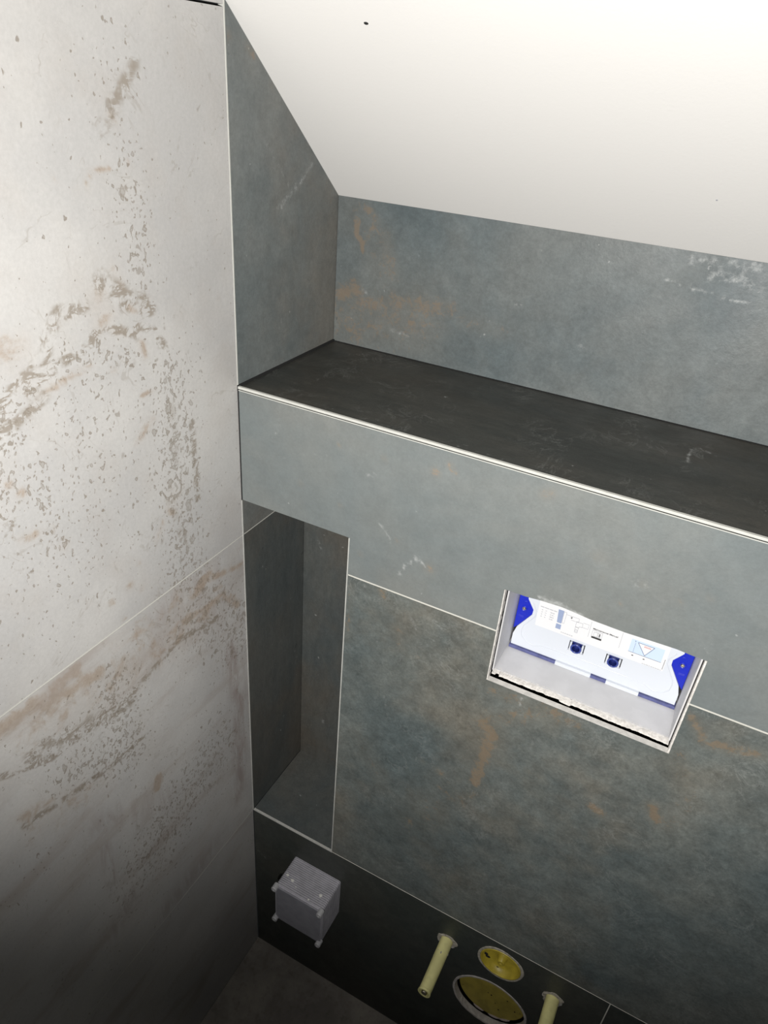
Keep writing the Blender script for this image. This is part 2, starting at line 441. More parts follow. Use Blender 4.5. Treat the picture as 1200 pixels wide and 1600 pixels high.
def dark_tile(name, ca, cb, warm=0.25, rough=0.5, seed=0.0, streak=(1, 1, 1), grain=0.13, cloud=5.0):
    """slate-look tile: ca, cb two base greys; warm share of brown haze"""
    m, nt, b = mat(name)
    g = G(nt)
    R, Gc, B, A = g.attr()
    L = (seed, seed * 1.7, seed * 0.6)
    base = g.mixc(g.rng(g.noise(cloud, 6, 0.6, 0.3, vec=g.mapping(scale=streak, loc=L)), 0.32, 0.68), ca, cb)
    w = tuple(x * y for x, y in zip(cb, (1.12, 0.92, 0.78)))
    base = g.mixc(g.math('MULTIPLY', g.rng(g.noise(3.2, 5, 0.65, vec=g.mapping(loc=(seed + 4, 2, 1))), 0.44, 0.66), warm), base, w)
    fine = g.noise(55, 8, 0.75, vec=g.mapping(scale=streak, loc=L))
    base = g.mixc(1.0, base, g.mixc(g.rng(fine, 0.25, 0.75, smooth=False), (1 - 1.7 * grain,) * 3, (1 + 1.7 * grain,) * 3), 'MULTIPLY')
    mid = g.noise(22, 5, 0.7, 0.6, vec=g.mapping(scale=streak, loc=(seed, 3, seed)))
    base = g.mixc(1.0, base, g.mixc(g.rng(mid, 0.33, 0.67, smooth=False), (1 - grain * 0.8,) * 3, (1 + grain * 0.8,) * 3), 'MULTIPLY')
    crisp = g.noise(150, 8, 0.85, 0.4, vec=g.mapping(scale=streak, loc=(1, seed, 2)))
    base = g.mixc(1.0, base, g.mixc(g.rng(crisp, 0.3, 0.7, smooth=False), (1 - grain * 1.5,) * 3, (1 + grain * 1.5,) * 3), 'MULTIPLY')
    g2 = g.noise(300, 3, 0.7)
    base = g.mixc(1.0, base, g.mixc(g.rng(g2, 0.3, 0.7, smooth=False), (1 - grain * 0.7,) * 3, (1 + grain * 0.7,) * 3), 'MULTIPLY')
    # rust
    n1 = g.noise(85, 8, 0.74, 0.6, vec=g.mapping(loc=L))
    base = g.mixc(g.math('MULTIPLY', R, 0.55), base, tuple(x * y for x, y in zip(cb, (1.22, 0.98, 0.80))))
    ru = g.rng(g.math('ADD', R, g.math('MULTIPLY', g.math('SUBTRACT', n1, 0.5), 2.9)), 0.42, 0.80)
    ru = g.math('MULTIPLY', ru, g.rng(R, 0.02, 0.4))
    rc = tuple(x * y for x, y in zip(cb, (1.50, 1.02, 0.72)))
    base = g.mixc(g.math('MULTIPLY', ru, 0.62), base, rc)
    # small natural freckles
    fr = g.rng(g.noise(75, 2, 0.5, vec=g.mapping(loc=(seed, 9, 4))), 0.735, 0.775)
    base = g.mixc(g.math('MULTIPLY', fr, 0.45), base, tuple(x * 0.5 for x in ca))
    fp = g.rng(g.noise(95, 2, 0.5, vec=g.mapping(loc=(seed, 2, 8))), 0.75, 0.79)
    base = g.mixc(g.math('MULTIPLY', fp, 0.4), base, (0.42, 0.43, 0.42))
    hr = g.math('ABSOLUTE', g.math('SUBTRACT', g.noise(26, 6, 0.7, 1.0, vec=g.mapping(loc=(seed, 5, 3))), 0.5))
    hr = g.math('MULTIPLY', g.rng(hr, 0.0, 0.02, 1, 0), g.rng(g.noise(11, 3, vec=g.mapping(loc=(seed, 1, 6))), 0.48, 0.62))
    base = g.mixc(g.math('MULTIPLY', hr, max(0.0, grain - 0.11) * 2.6), base, (0.42, 0.43, 0.41))
    # pale scuffs
    n3 = g.noise(140, 4, 0.7)
    pa = g.math('MULTIPLY', g.rng(g.math('ADD', Gc, g.math('MULTIPLY', g.math('SUBTRACT', n3, 0.5), 2.2)), 0.25, 1.3), g.rng(Gc, 0.0, 0.12))
    base = g.mixc(g.math('MULTIPLY', pa, 0.8), base, (0.42, 0.43, 0.42))
    nt.links.new(base, b.inputs['Base Color'])
    nt.links.new(g.rng(g.noise(20, 4), 0.3, 0.7, rough - 0.06, rough + 0.08), b.inputs['Roughness'])
    bp = nt.nodes.new('ShaderNodeBump')
    bp.inputs['Strength'].default_value = 0.5
    bp.inputs['Distance'].default_value = 0.0007
    nt.links.new(g.noise(110, 6, 0.7), bp.inputs['Height'])
    nt.links.new(bp.outputs[0], b.inputs['Normal'])
    return m

# ------------------------------------------------------------------ object helpers
def tag(o, label=None, cat=None, group=None, kind=None):
    for k, v in (('label', label), ('category', cat), ('group', group), ('kind', kind)):
        if v:
            o[k] = v
    return o

def empty(name, loc, label, cat, group=None):
    o = bpy.data.objects.new(name, None)
    COL.objects.link(o)
    o.location = loc
    o.empty_display_size = 0.02
    return tag(o, label, cat, group)

def link(name, me, mats, parent=None):
    for m in mats:
        me.materials.append(m)
    o = bpy.data.objects.new(name, me)
    COL.objects.link(o)
    if parent:
        o.parent = parent
        o.matrix_parent_inverse = Matrix.Translation(-parent.location)
    return o

def bobj(name, bm, m, parent=None, smooth=False, bevel=0.0, seg=2):
    bmesh.ops.recalc_face_normals(bm, faces=bm.faces)
    me = bpy.data.meshes.new(name)
    bm.to_mesh(me)
    bm.free()
    if smooth:
        for p in me.polygons:
            p.use_smooth = True
    o = link(name, me, m if isinstance(m, list) else [m], parent)
    if bevel:
        md = o.modifiers.new('bevel', 'BEVEL')
        md.width = bevel
        md.segments = seg
        md.limit_method = 'ANGLE'
        md.angle_limit = math.radians(40)
        md.harden_normals = False
    return o

def box(bm, a, b, mi=0):
    x0, y0, z0 = a
    x1, y1, z1 = b
    vs = [bm.verts.new(p) for p in ((x0, y0, z0), (x1, y0, z0), (x1, y1, z0), (x0, y1, z0), (x0, y0, z1), (x1, y0, z1), (x1, y1, z1), (x0, y1, z1))]
    for f in ((0, 1, 2, 3), (4, 5, 6, 7), (0, 1, 5, 4), (1, 2, 6, 5), (2, 3, 7, 6), (3, 0, 4, 7)):
        bm.faces.new([vs[i] for i in f]).material_index = mi

def lathe_y(bm, cx, cz, prof, n=48, wob=None, mi=0, cap0=False, cap1=False):
    """surface of revolution about an axis along y; prof = [(r, y)]"""
    rings = []
    for j, (r, y) in enumerate(prof):
        ring = []
        for i in range(n):
            a = 2 * math.pi * i / n
            k = 1.0
            if wob:
                k = wob(a, j)
            ring.append(bm.verts.new((cx + r * k * math.cos(a), y, cz + r * k * math.sin(a))))
        rings.append(ring)
    for r0, r1 in zip(rings, rings[1:]):
        for i in range(n):
            bm.faces.new((r0[i], r0[(i + 1) % n], r1[(i + 1) % n], r1[i])).material_index = mi
    if cap0:
        bm.faces.new(rings[0]).material_index = mi
    if cap1:
        bm.faces.new(rings[-1]).material_index = mi
    return rings

def prism(bm, pts, y0, y1, mi=0):
    """polygon in x,z extruded from y0 to y1"""
    a = [bm.verts.new((p[0], y0, p[1])) for p in pts]
    b = [bm.verts.new((p[0], y1, p[1])) for p in pts]
    bm.faces.new(a).material_index = mi
    bm.faces.new(b).material_index = mi
    n = len(pts)
    for i in range(n):
        bm.faces.new((a[i], a[(i + 1) % n], b[(i + 1) % n], b[i])).material_index = mi

# ------------------------------------------------------------------ tiled surfaces
def inside(P, poly):
    x, y = P[:, 0], P[:, 1]
    r = np.zeros(len(P), bool)
    n = len(poly)
    for i in range(n):
        x0, y0 = poly[i]
        x1, y1 = poly[(i + 1) % n]
        c = ((y0 > y) != (y1 > y))
        with np.errstate(divide='ignore', invalid='ignore'):
            xi = (x1 - x0) * (y - y0) / ((y1 - y0) if y1 != y0 else 1e-12) + x0
        r ^= (c & (x < xi))
    return r

def seg_dist(P, a, b):
    a = np.array(a)
    b = np.array(b)
    d = b - a
    L = d @ d
    t = np.clip(((P - a) @ d) / L, 0, 1) if L > 0 else np.zeros(len(P))
    return np.linalg.norm(P - (a + t[:, None] * d), axis=1)

def densify(poly, step):
    out = []
    n = len(poly)
    for i in range(n):
        a, b = np.array(poly[i]), np.array(poly[(i + 1) % n])
        k = max(1, int(np.linalg.norm(b - a) / step))
        for j in range(k):
            out.append(tuple(a + (b - a) * j / k))
    return out

class Surf:
    """collects tile slabs that share one plane into one mesh.
    to3(u, v, w): w is the depth behind the visible face"""
    def __init__(s, to3, strokes=(), fine=None, step=0.004):
        s.to3, s.strokes, s.fine, s.step = to3, strokes, fine, step
        s.V, s.F, s.MI, s.ST = [], [], [], []
    def tile(s, poly, mi=0, edge=1, holes=(), thick=0.0085, w0=0.0, use=True):
        pts, edges = [], []
        loops = []
        for L in [poly] + list(holes):
            st = 0.02 if L is poly else 0.01
            D = densify(L, st)
            i0 = len(pts)
            pts += D
            edges += [(i0 + k, i0 + (k + 1) % len(D)) for k in range(len(D))]
            loops.append((i0, len(D)))
        pa = np.array(poly)
        lo, hi = pa.min(0), pa.max(0)
        X, Y = np.meshgrid(np.arange(lo[0], hi[0], 0.06), np.arange(lo[1], hi[1], 0.06))
        g = np.stack([X.ravel(), Y.ravel()], 1)
        if s.fine:
            fl = np.maximum(lo, np.array(s.fine[:2]))
            fh = np.minimum(hi, np.array(s.fine[2:]))
            if (fh > fl).all():
                X, Y = np.meshgrid(np.arange(fl[0], fh[0], s.step), np.arange(fl[1], fh[1], s.step))
                g2 = np.stack([X.ravel(), Y.ravel()], 1)
                out = ~((g[:, 0] > fl[0]) & (g[:, 0] < fh[0]) & (g[:, 1] > fl[1]) & (g[:, 1] < fh[1]))
                g = np.concatenate([g[out], g2])
        ok = inside(g, poly)
        for h in holes:
            ok &= ~inside(g, h)
        g = g[ok]
        if len(g):
            bd = np.full(len(g), 9.0)
            for i0, n in loops:
                for k in range(n):
                    bd = np.minimum(bd, seg_dist(g, pts[i0 + k], pts[i0 + (k + 1) % n]))
            g = g[bd > s.step * 0.45]
        allp = [Vector(p) for p in pts] + [Vector(p) for p in g]
        ov, oe, of, om, _, _ = delaunay_2d_cdt(allp, edges, [], 0, 1e-7)
        P = np.array([tuple(v) for v in ov])
        T = np.array([f for f in of])
        cen = P[T].mean(1)
        ok = inside(cen, poly)
        for h in holes:
            ok &= ~inside(cen, h)
        T = T[ok]
        st = np.zeros((len(P), 4))
        if use:
            for c, r, k, line in s.strokes:
                line = [tuple(q) for q in line]
                d = seg_dist(P, line[0], line[0])
                for a, b in zip(line, line[1:]):
                    d = np.minimum(d, seg_dist(P, a, b))
                t = np.exp(-(d / max(r, 0.0022)) ** 2 * (0.75 if c < 1 else 1.0))
                st[:, c] = np.maximum(st[:, c], k * t)
        base = len(s.V)
        s.V += [s.to3(p[0], p[1], w0) for p in P]
        s.ST += st.tolist()
        s.F += [tuple(int(i) + base for i in t) for t in T]
        s.MI += [mi] * len(T)
        for i0, n in loops:
            b2 = len(s.V)
            for dd in (w0, w0 + thick):
                s.V += [s.to3(pts[i0 + k][0], pts[i0 + k][1], dd) for k in range(n)]
                s.ST += [[0, 0, 0, 0]] * n
            for k in range(n):
                s.F.append((b2 + k, b2 + (k + 1) % n, b2 + n + (k + 1) % n, b2 + n + k))
                s.MI.append(edge)
        # back face
        b3 = len(s.V)
        s.V += [s.to3(p[0], p[1], w0 + thick) for p in P]
        s.ST += [[0, 0, 0, 0]] * len(P)
        s.F += [tuple(int(i) + b3 for i in t[::-1]) for t in T]
        s.MI += [edge] * len(T)
    def slab(s, u0, v0, u1, v1, w0, w1, mi):
        b = len(s.V)
        for w in (w0, w1):
            s.V += [s.to3(u0, v0, w), s.to3(u1, v0, w), s.to3(u1, v1, w), s.to3(u0, v1, w)]
        s.ST += [[0, 0, 0, 0]] * 8
        for f in ((0, 1, 2, 3), (4, 5, 6, 7), (0, 1, 5, 4), (1, 2, 6, 5), (2, 3, 7, 6), (3, 0, 4, 7)):
            s.F.append(tuple(b + i for i in f))
            s.MI.append(mi)
    def build(s, name, mats, label):
        me = bpy.data.meshes.new(name)
        me.from_pydata(s.V, [], s.F)
        me.polygons.foreach_set('material_index', s.MI)
        at = me.color_attributes.new('stain', 'FLOAT_COLOR', 'POINT')
        at.data.foreach_set('color', np.array(s.ST, 'f').ravel())
        me.update()
        o = link(name, me, mats)
        tag(o, label, 'wall' if name.startswith('wall') else name.split('_')[0], kind='structure')
        return o

def rect(u0, v0, u1, v1):
    return [(u0, v0), (u1, v0), (u1, v1), (u0, v1)]

def circ(cx, cz, r, n=40, wob=0.0):
    rr = random.Random(int(cx * 1e4))
    ph = [rr.uniform(0, 6.28) for _ in range(3)]
    return [(cx + r * (1 + wob * (math.sin(3 * a + ph[0]) + 0.7 * math.sin(7 * a + ph[1]) + .5 * math.sin(13 * a + ph[2]))) * math.cos(a),
             cz + r * (1 + wob * (math.sin(3 * a + ph[0]) + 0.7 * math.sin(7 * a + ph[1]) + .5 * math.sin(13 * a + ph[2]))) * math.sin(a))
            for a in [2 * math.pi * i / n for i in range(n)]]

M_light = light_tile()
M_lintel = dark_tile('smooth_grey_slate_tile', (0.150, 0.170, 0.170), (0.180, 0.192, 0.184), 0.18, 0.5, 1.3, grain=0.05)
M_main = dark_tile('mottled_slate_tile', (0.080, 0.099, 0.100), (0.132, 0.143, 0.132), 0.65, 0.5, 4.2, grain=0.17)
M_base = dark_tile('anthracite_base_tile', (0.036, 0.044, 0.041), (0.052, 0.055, 0.048), 0.3, 0.5, 7.1, grain=0.12)
M_back = dark_tile('blue_grey_slate_tile', (0.080, 0.100, 0.105), (0.122, 0.134, 0.130), 0.35, 0.5, 2.6, grain=0.12)
M_side = dark_tile('grey_slate_side_tile', (0.112, 0.130, 0.131), (0.158, 0.166, 0.158), 0.5, 0.5, 9.4, grain=0.10)
M_ledge = dark_tile('brown_black_ledge_tile', (0.026, 0.028, 0.025), (0.042, 0.041, 0.035), 0.5, 0.42, 5.5, streak=(1, 4, 1), grain=0.17)
M_niche = dark_tile('charcoal_niche_tile', (0.068, 0.078, 0.078), (0.094, 0.096, 0.088), 0.6, 0.48, 3.7, streak=(2, 2, .7), grain=0.10)
M_grout = plain('light_grout', (0.56, 0.55, 0.50), 0.8, bump=0.3, bscale=400)
M_edge = plain('cut_tile_body', (0.60, 0.58, 0.54), 0.85, bump=0.5, bscale=300, var=0.12, vscale=120)
M_dkjoint = plain('open_joint', (0.005, 0.005, 0.005), 0.9)
M_greyedge = plain('grey_tile_rim', (0.16, 0.17, 0.165), 0.7)
M_trim = plain('pale_edge_profile', (0.55, 0.55, 0.51), 0.4, var=0.06, vscale=60)
M_trimg = plain('grey_edge_profile', (0.50, 0.50, 0.47), 0.45, var=0.08, vscale=60)
M_paint = plain('white_ceiling_paint', (0.70, 0.685, 0.66), 0.85, bump=0.12, bscale=260, spec=0.2)

g_ = 0.0011   # half joint
# ---- left wall, pale tiles on plane x = 0 (u = y, v = z)
def clip_ceiling(poly):
    out = []
    n = len(poly)
    f = lambda p: ceil_z(p[0]) - p[1]
    for i in range(n):
        a, b = poly[i], poly[(i + 1) % n]
        fa, fb = f(a), f(b)
        if fa >= 0:
            out.append(a)
        if (fa >= 0) != (fb >= 0):
            t = fa / (fa - fb)
            out.append((a[0] + (b[0] - a[0]) * t, a[1] + (b[1] - a[1]) * t))
    return out

s = Surf(lambda u, v, w: (-w, u, v), STROKES['LW'], (-0.56, -1.26, 0.0, 0.45), 0.0045)
rows = [-F_, -C_, -B_, 0.3818, 0.9818, 1.5818]
for z0, z1 in zip(rows, rows[1:]):
    for y0, y1 in ((-0.90, -0.0005), (YF, -0.90)):
        P = clip_ceiling(rect(y0 + (0.001 if y0 > YF else 0), z0 + g_, y1 - (0.001 if y1 < -.5 else 0), z1 - g_))
        if len(P) > 2:
            s.tile(P)
for k, z in enumerate(rows[1:-1]):
    y1 = min(0, LD - (z - 0.1979) / 0.845)
    s.slab(YF, z - g_, y1, z + g_, 0.0002 if k != 2 else 0.006, 0.008, 2 if k != 2 else 3)
s.build('wall_left', [M_light, M_greyedge, M_grout, M_dkjoint], 'pale rust-speckled stone tiles on the left wall')

# ---- dark tile of the left wall above the ledge
s = Surf(lambda u, v, w: (-w, u, v), STROKES['SW'], (0.0, 0.0, 0.24, 0.42), 0.004)
s.tile(clip_ceiling(rect(0.0018, 0.0022, LD + 0.009, 0.42)))
s.build('wall_left_recess', [M_side, M_greyedge], 'dark slate tile on the left wall above the ledge, cut to the roof slope')

# ---- back wall above ledge (y = LD)
s = Surf(lambda u, v, w: (u, LD + w, v), STROKES['B'], (0.0, 0.0, 0.80, 0.2), 0.0045)
s.tile(rect(0.0008, 0.001, 1.2, ceil_z(LD) - 0.0005))
s.tile(rect(1.2022, 0.001, XR, ceil_z(LD) - 0.0005))
s.slab(1.2, 0.0, 1.2022, ceil_z(LD) - .0005, 0.001, 0.008, 2)
s.slab(0.0, -F_, XR, 0.0, 0.001, 0.02, 3)
s.build('wall_back', [M_back, M_greyedge, M_grout, M_dkjoint], 'blue grey slate tiles behind the ledge with a rusty left end')

# ---- ledge top (z = 0)
s = Surf(lambda u, v, w: (u, v, -w), STROKES['SH'], (0.0, 0.0, 0.80, 0.23), 0.0045)
s.tile(rect(0.0012, 0.0035, 1.2, LD), thick=0.0083)
s.tile(rect(1.202, 0.0035, XR, LD), thick=0.0083)
s.slab(1.2, 0.0035, 1.202, LD, 0.001, 0.008, 2)
s.slab(0.0, 0.009, XR, LD, 0.0086, 0.020, 3)
s.build('wall_ledge', [M_ledge, M_greyedge, M_grout, M_dkjoint], 'brownish black tiled ledge on top of the boxed-in wall')

# ---- front of boxed-in wall (y = 0)
FL = (0.4865, -0.8705, 0.0375)
DR = (0.4870, -1.0000, 0.0655)
ST1 = (0.3943, -0.8880)
ST2 = (0.5765, -0.8860)
JB = (0.0915, 0.1885, -0.9905, -0.8895)
s = Surf(lambda u, v, w: (u, w, v), STROKES['F'], (0.0, -1.02, 0.80, 0.0), 0.0045)
LT, LB_ = -0.0048, -A_ + 0.0004
op_top = [(U0, Z0)] + [(U0 + (U1 - U0) * t, Z0 + dz) for t, dz in ((.12, .0004), (.2, .0022), (.3, .0032), (.38, .0018), (.45, .0002), (.62, -.0006), (.75, .0006), (.86, .0014), (.93, .0002))] + [(U1, Z0)]
lint = [(0.0016, LT), (0.0016, LB_), (W_, LB_), (W_, -B_ + g_), (U0, -B_ + g_)] + op_top + [(U1, -B_ + g_), (1.2, -B_ + g_), (1.2, LT)]
s.tile(lint, 0, 4)
s.tile(rect(1.202, -B_ + g_, XR, LT), 0, 4)
main = [(W_ + 0.0018, -C_ + .0008), (1.24, -C_ + .0008), (1.24, -B_ - g_), (U1, -B_ - g_), (U1, Z1), (U0, Z1), (U0, -B_ - g_), (W_ + 0.0018, -B_ - g_)]
s.tile(main, 1, 4)
s.tile(rect(1.242, -C_ + .0008, XR, -B_ - g_), 1, 4)
s.tile(rect(0.0012, -F_, WT - .0008, -C_ - .0008), 2, 4,
       holes=[circ(*FL, wob=0.006), circ(*DR, n=56, wob=0.005), circ(ST1[0], ST1[1], 0.0165, 24, 0.045), circ(ST2[0], ST2[1], 0.0165, 24, 0.05),
              rect(JB[0] + .004, JB[2] + .004, JB[1] - .004, JB[3] - .004)])
s.tile(rect(WT + .0008, -F_, XR, -C_ - .0008), 2, 4)
# joints
s.slab(W_ + .002, -B_ - g_, U0, -B_ + g_, 0.0003, 0.008, 3)
s.slab(U1, -B_ - g_, XR, -B_ + g_, 0.0003, 0.008, 3)
s.slab(W_ + .002, -C_ - .0008, XR, -C_ + .0008, 0.0006, 0.008, 3)
s.slab(WT - .0008, -F_, WT + .0008, -C_, 0.0004, 0.008, 3)
wf = s.build('wall_front', [M_lintel, M_main, M_base, M_grout, M_edge], 'slate tiled front of the boxed-in wall below the ledge')

# ---- niche
s = Surf(lambda u, v, w: (-w, u, v), [], (0.0, -C_, ND, -A_), 0.006)
s.tile(rect(0.0015, -C_, ND + .009, -B_ - .0009), 0)
s.tile(rect(0.0015, -B_ + .0009, ND + .009, -A_), 1)
s.slab(0.0015, -B_ - .0009, ND, -B_ + .0009, 0.0004, 0.008, 2)
s.to3 = lambda u, v, w: (u, ND + w, v)
s.strokes = STROKES['NB']
s.fine = (0.0, -C_, W_, -A_)
s.tile(rect(0.0008, -C_, W_ + .009, -A_), 0)
s.to3 = lambda u, v, w: (W_ + w, u, v)
s.strokes = []
s.tile(rect(0.0015, -C_, ND, -A_ - .001), 0)
s.to3 = lambda u, v, w: (u, v, -C_ - w)
s.tile(rect(0.0010, 0.0030, W_, ND), 0)
s.to3 = lambda u, v, w: (u, v, -A_ + w)
s.tile(rect(0.0010, 0.0090, W_ + .008, ND + .008), 0)
s.build('wall_niche', [M_niche, M_side, M_grout], 'tall narrow charcoal tiled niche at the left end of the boxed-in wall')

# ---- floor, ceiling, far sides
m, nt, b = mat('floor_stone_tile')
g = G(nt)
c = g.mixc(g.rng(g.noise(9, 7, 0.7), 0.35, 0.65), (0.22, 0.20, 0.18), (0.36, 0.33, 0.29))
c = g.mixc(g.rng(g.noise(60, 4, 0.7), 0.5, 0.75, 0, .5), c, (0.12, 0.105, 0.09))
nt.links.new(c, b.inputs['Base Color'])
b.inputs['Roughness'].default_value = 0.6
s = Surf(lambda u, v, w: (u, v, -F_ - w))
for x0, x1 in ((0.0, 0.62), (0.622, 1.22), (1.222, XR)):
    for y0, y1 in ((-0.60, 0.0), (-1.20, -0.602), (YF, -1.202)):
        s.tile(rect(x0, y0, x1, y1))
s.slab(0.0, YF, XR, LD, 0.0015, 0.02, 2)
s.build('floor', [m, M_greyedge, M_grout], 'dim brownish stone tiled floor')

bm = bmesh.new()
t = 0.03
y0, y1 = YF, LD + 0.012
for lo, hi in ((0, t),):
    vs = []
    for x in (-0.012, XR):
        for y, dz in ((y0, 0), (y1, 0), (y1, t), (y0, t)):
            vs.append(bm.verts.new((x, y, ceil_z(y) + dz)))
    for f in ((0, 1, 2, 3), (4, 5, 6, 7), (0, 1, 5, 4), (1, 2, 6, 5), (2, 3, 7, 6), (3, 0, 4, 7)):
        bm.faces.new([vs[i] for i in f])
tag(bobj('ceiling', bm, M_paint), 'white painted sloping ceiling', 'ceiling', kind='structure')

# ---- trims
def trim(name, boxes, m, label):
    bm = bmesh.new()
    for a, b in boxes:
        box(bm, a, b)
    return tag(bobj(name, bm, m), label, 'trim', kind='structure')
trim('trim_1', [((0.0012, -0.0008, -0.0022), (XR, 0.0026, 0.0008))], M_trim, 'thick pale metal profile along the front edge of the ledge')
trim('trim_2', [((0.0012, -0.0002, -0.0048), (XR, 0.0010, -0.0039))], M_trim, 'hair-thin pale rim just below the ledge edge profile')
trim('trim_3', [((0.0012, 0.0015, -0.0039), (XR, 0.0034, -0.0022))], M_dkjoint, 'black open joint under the ledge profile')
trim('trim_4', [((-0.006, -0.0003, 0.0022), (0.0006, 0.0012, ceil_z(0) - .001))], M_trim, 'pale vertical profile between light and dark tiles above the ledge')
trim('trim_5', [((-0.006, -0.0006, -C_), (0.0006, 0.0010, -A_ - .001))], M_trimg, 'pale vertical profile at the left edge of the niche')
trim('trim_6', [((W_ + .0001, -0.0006, -C_ + .001), (W_ + 0.0016, 0.002, -A_))], M_trimg, 'pale vertical profile at the right edge of the niche')
trim('trim_7', [((0.0010, -0.0006, -C_ - .0016), (W_ + .0018, 0.0006, -C_ + .0006)), ((0.0010, 0.0020, -C_ - .001), (W_, 0.0032, -C_ + .0006))], M_trimg, 'double pale profile along the front edge of the niche floor')
trim('trim_8', [((0.0, -0.0004, -A_), (0.0016, 0.001, -0.0048))], M_dkjoint, 'dark joint between pale wall and lintel tile')
trim('trim_9', [((0.0, 0.0035, 0.0), (0.0026, LD, 0.0024)), ((0.0, LD - .0012, 0.0), (XR, LD, 0.0008))], M_dkjoint, 'dark open joint around the back of the ledge')

# ------------------------------------------------------------------ service opening: protective liner
PL = 0.0742
M_white = plain('white_plastic', (0.63, 0.66, 0.71), 0.35)
M_liner = plain('off_white_liner_plastic', (0.62, 0.615, 0.62), 0.55, var=0.06, vscale=30)
M_foam = plain('broken_liner_edge', (0.68, 0.65, 0.61), 0.9, bump=0.6, bscale=260, var=0.18, vscale=200)
M_blue = plain('cobalt_plastic', (0.010, 0.022, 0.42), 0.35)
M_navy = plain('navy_plastic', (0.012, 0.020, 0.13), 0.3)
M_rim = plain('navy_rim_highlight', (0.035, 0.055, 0.26), 0.25)  # highlight on the socket rim, put into a lighter navy
M_slate = plain('dusty_blue_plastic', (0.09, 0.10, 0.24), 0.6, var=0.2, vscale=150)
M_black = plain('black_gap', (0.008, 0.008, 0.008), 0.8)
M_steel = plain('dull_screw', (0.55, 0.52, 0.44), 0.3, metal=1.0)
M_paper = plain('white_sticker', (0.74, 0.74, 0.75), 0.5)
M_ink = plain('black_ink', (0.03, 0.03, 0.03), 0.6)
M_grey = plain('grey_ink', (0.30, 0.31, 0.34), 0.6)
M_gblue = plain('blue_grey_ink', (0.28, 0.34, 0.50), 0.6)
M_lblue = plain('pale_blue_ink', (0.55, 0.66, 0.88), 0.5)
M_red = plain('red_ink', (0.55, 0.08, 0.06), 0.6)

liner = empty('protective_liner', ((U0 + U1) / 2, 0.04, -0.2929), 'off-white plastic liner box inside the wall opening with a ragged cut front edge', 'liner')
bm = bmesh.new()
zi0, zi1 = -0.2929, -0.1400
xi0, xi1 = U0 + 0.0042, U1 - 0.0048
T_ = 0.0020
box(bm, (xi0 - T_, 0.0105, zi0 + .004), (xi0, PL + .02, zi1 + T_))
box(bm, (xi1, 0.0105, zi0 + .004), (xi1 + T_, PL + .02, zi1 + T_))
box(bm, (xi0 - T_, 0.0120, zi1), (xi1 + T_, PL + .02, zi1 + T_))
bobj('liner_wall', bm, M_liner, liner, bevel=0.0008)
for xa, xb in ((U0 + 0.0001, U0 + 0.0013), (U1 - 0.0020, U1 - 0.0001)):
    bm = bmesh.new()
    z = Z1 + 0.0002
    k = 0
    rr = random.Random(12)
    while z < Z0 - 0.002:
        L = rr.uniform(0.004, 0.014)
        o1 = rr.uniform(-.0002, .0003)
        box(bm, (xa, 0.0006 + abs(o1), z), (xb + (o1 if xa < .45 else 0), 0.0100, min(z + L, Z0 - .001)))
        z += L
    o = bobj('plaster_bead', bm, M_foam, liner)
    o['label'] = 'crumbly pale plaster along the cut tile side'
# floor panel with jagged front
bm = bmesh.new()
rr = random.Random(8)
N = 150
top, bot, mid = [], [], []
jag = 0.0
for i in range(N + 1):
    x = xi0 - T_ + (xi1 - xi0 + 2 * T_) * i / N
    t = i / N
    jag = jag * 0.8 + rr.uniform(-1, 1) * 0.0005
    yf = 0.0128 - 0.0010 * t + jag + (0.004 if 0.02 < t < 0.045 else 0) - (0.0022 if .40 < t < .47 else 0)
    yr = yf + 0.0085 + rr.uniform(-1, 1) * 0.0010
    bot.append(bm.verts.new((x, yf, zi0 - 0.0035)))
    mid.append(bm.verts.new((x, yf + 0.0003, zi0 - 0.0018 + rr.uniform(-1, 1) * 0.0004)))
    top.append((bm.verts.new((x, (yf + yr) / 2, zi0 - 0.0007 + rr.uniform(-1, 1) * 0.00035)), bm.verts.new((x, yr, zi0))))
for i in range(N):
    for a, b in ((bot, mid),):
        bm.faces.new((a[i], a[i + 1], b[i + 1], b[i]))
    bm.faces.new((mid[i], mid[i + 1], top[i + 1][0], top[i][0]))
    bm.faces.new((top[i][0], top[i + 1][0], top[i + 1][1], top[i][1]))
back = [bm.verts.new((v[1].co.x, v[1].co.y, zi0 - 0.0035)) for v in top]
for i in range(N):
    bm.faces.new((top[i][1], top[i + 1][1], back[i + 1], back[i]))
    bm.faces.new((bot[i], back[i], back[i + 1], bot[i + 1]))
o = bobj('cut_edge', bm, M_foam, liner)
o['label'] = 'ragged whitish cut edge with saw marks'
bm = bmesh.new()
box(bm, (xi0 - T_, 0.0190, zi0 - T_), (xi1 + T_, PL + .02, zi0 - 0.0001))
bobj('liner_floor', bm, M_liner, liner)

# ------------------------------------------------------------------ cistern cover plate
XC = 0.48305
cis = empty('cistern_cover', (XC, PL, -0.2924), 'white moulded cistern cover plate at the back of the wall opening, with blue corner brackets', 'cistern cover')
def mir(p):
    return (2 * XC - p[0], p[1])
left = [(0.3784, -0.2880), (0.3784, -0.2709), (0.3817, -0.2580), (0.3972, -0.2320), (0.3976, -0.2240), (0.3885, -0.2100), (0.3885, -0.1430)]
SOCK = [(0.4600, -0.2560), (2 * XC - 0.4600, -0.2560)]
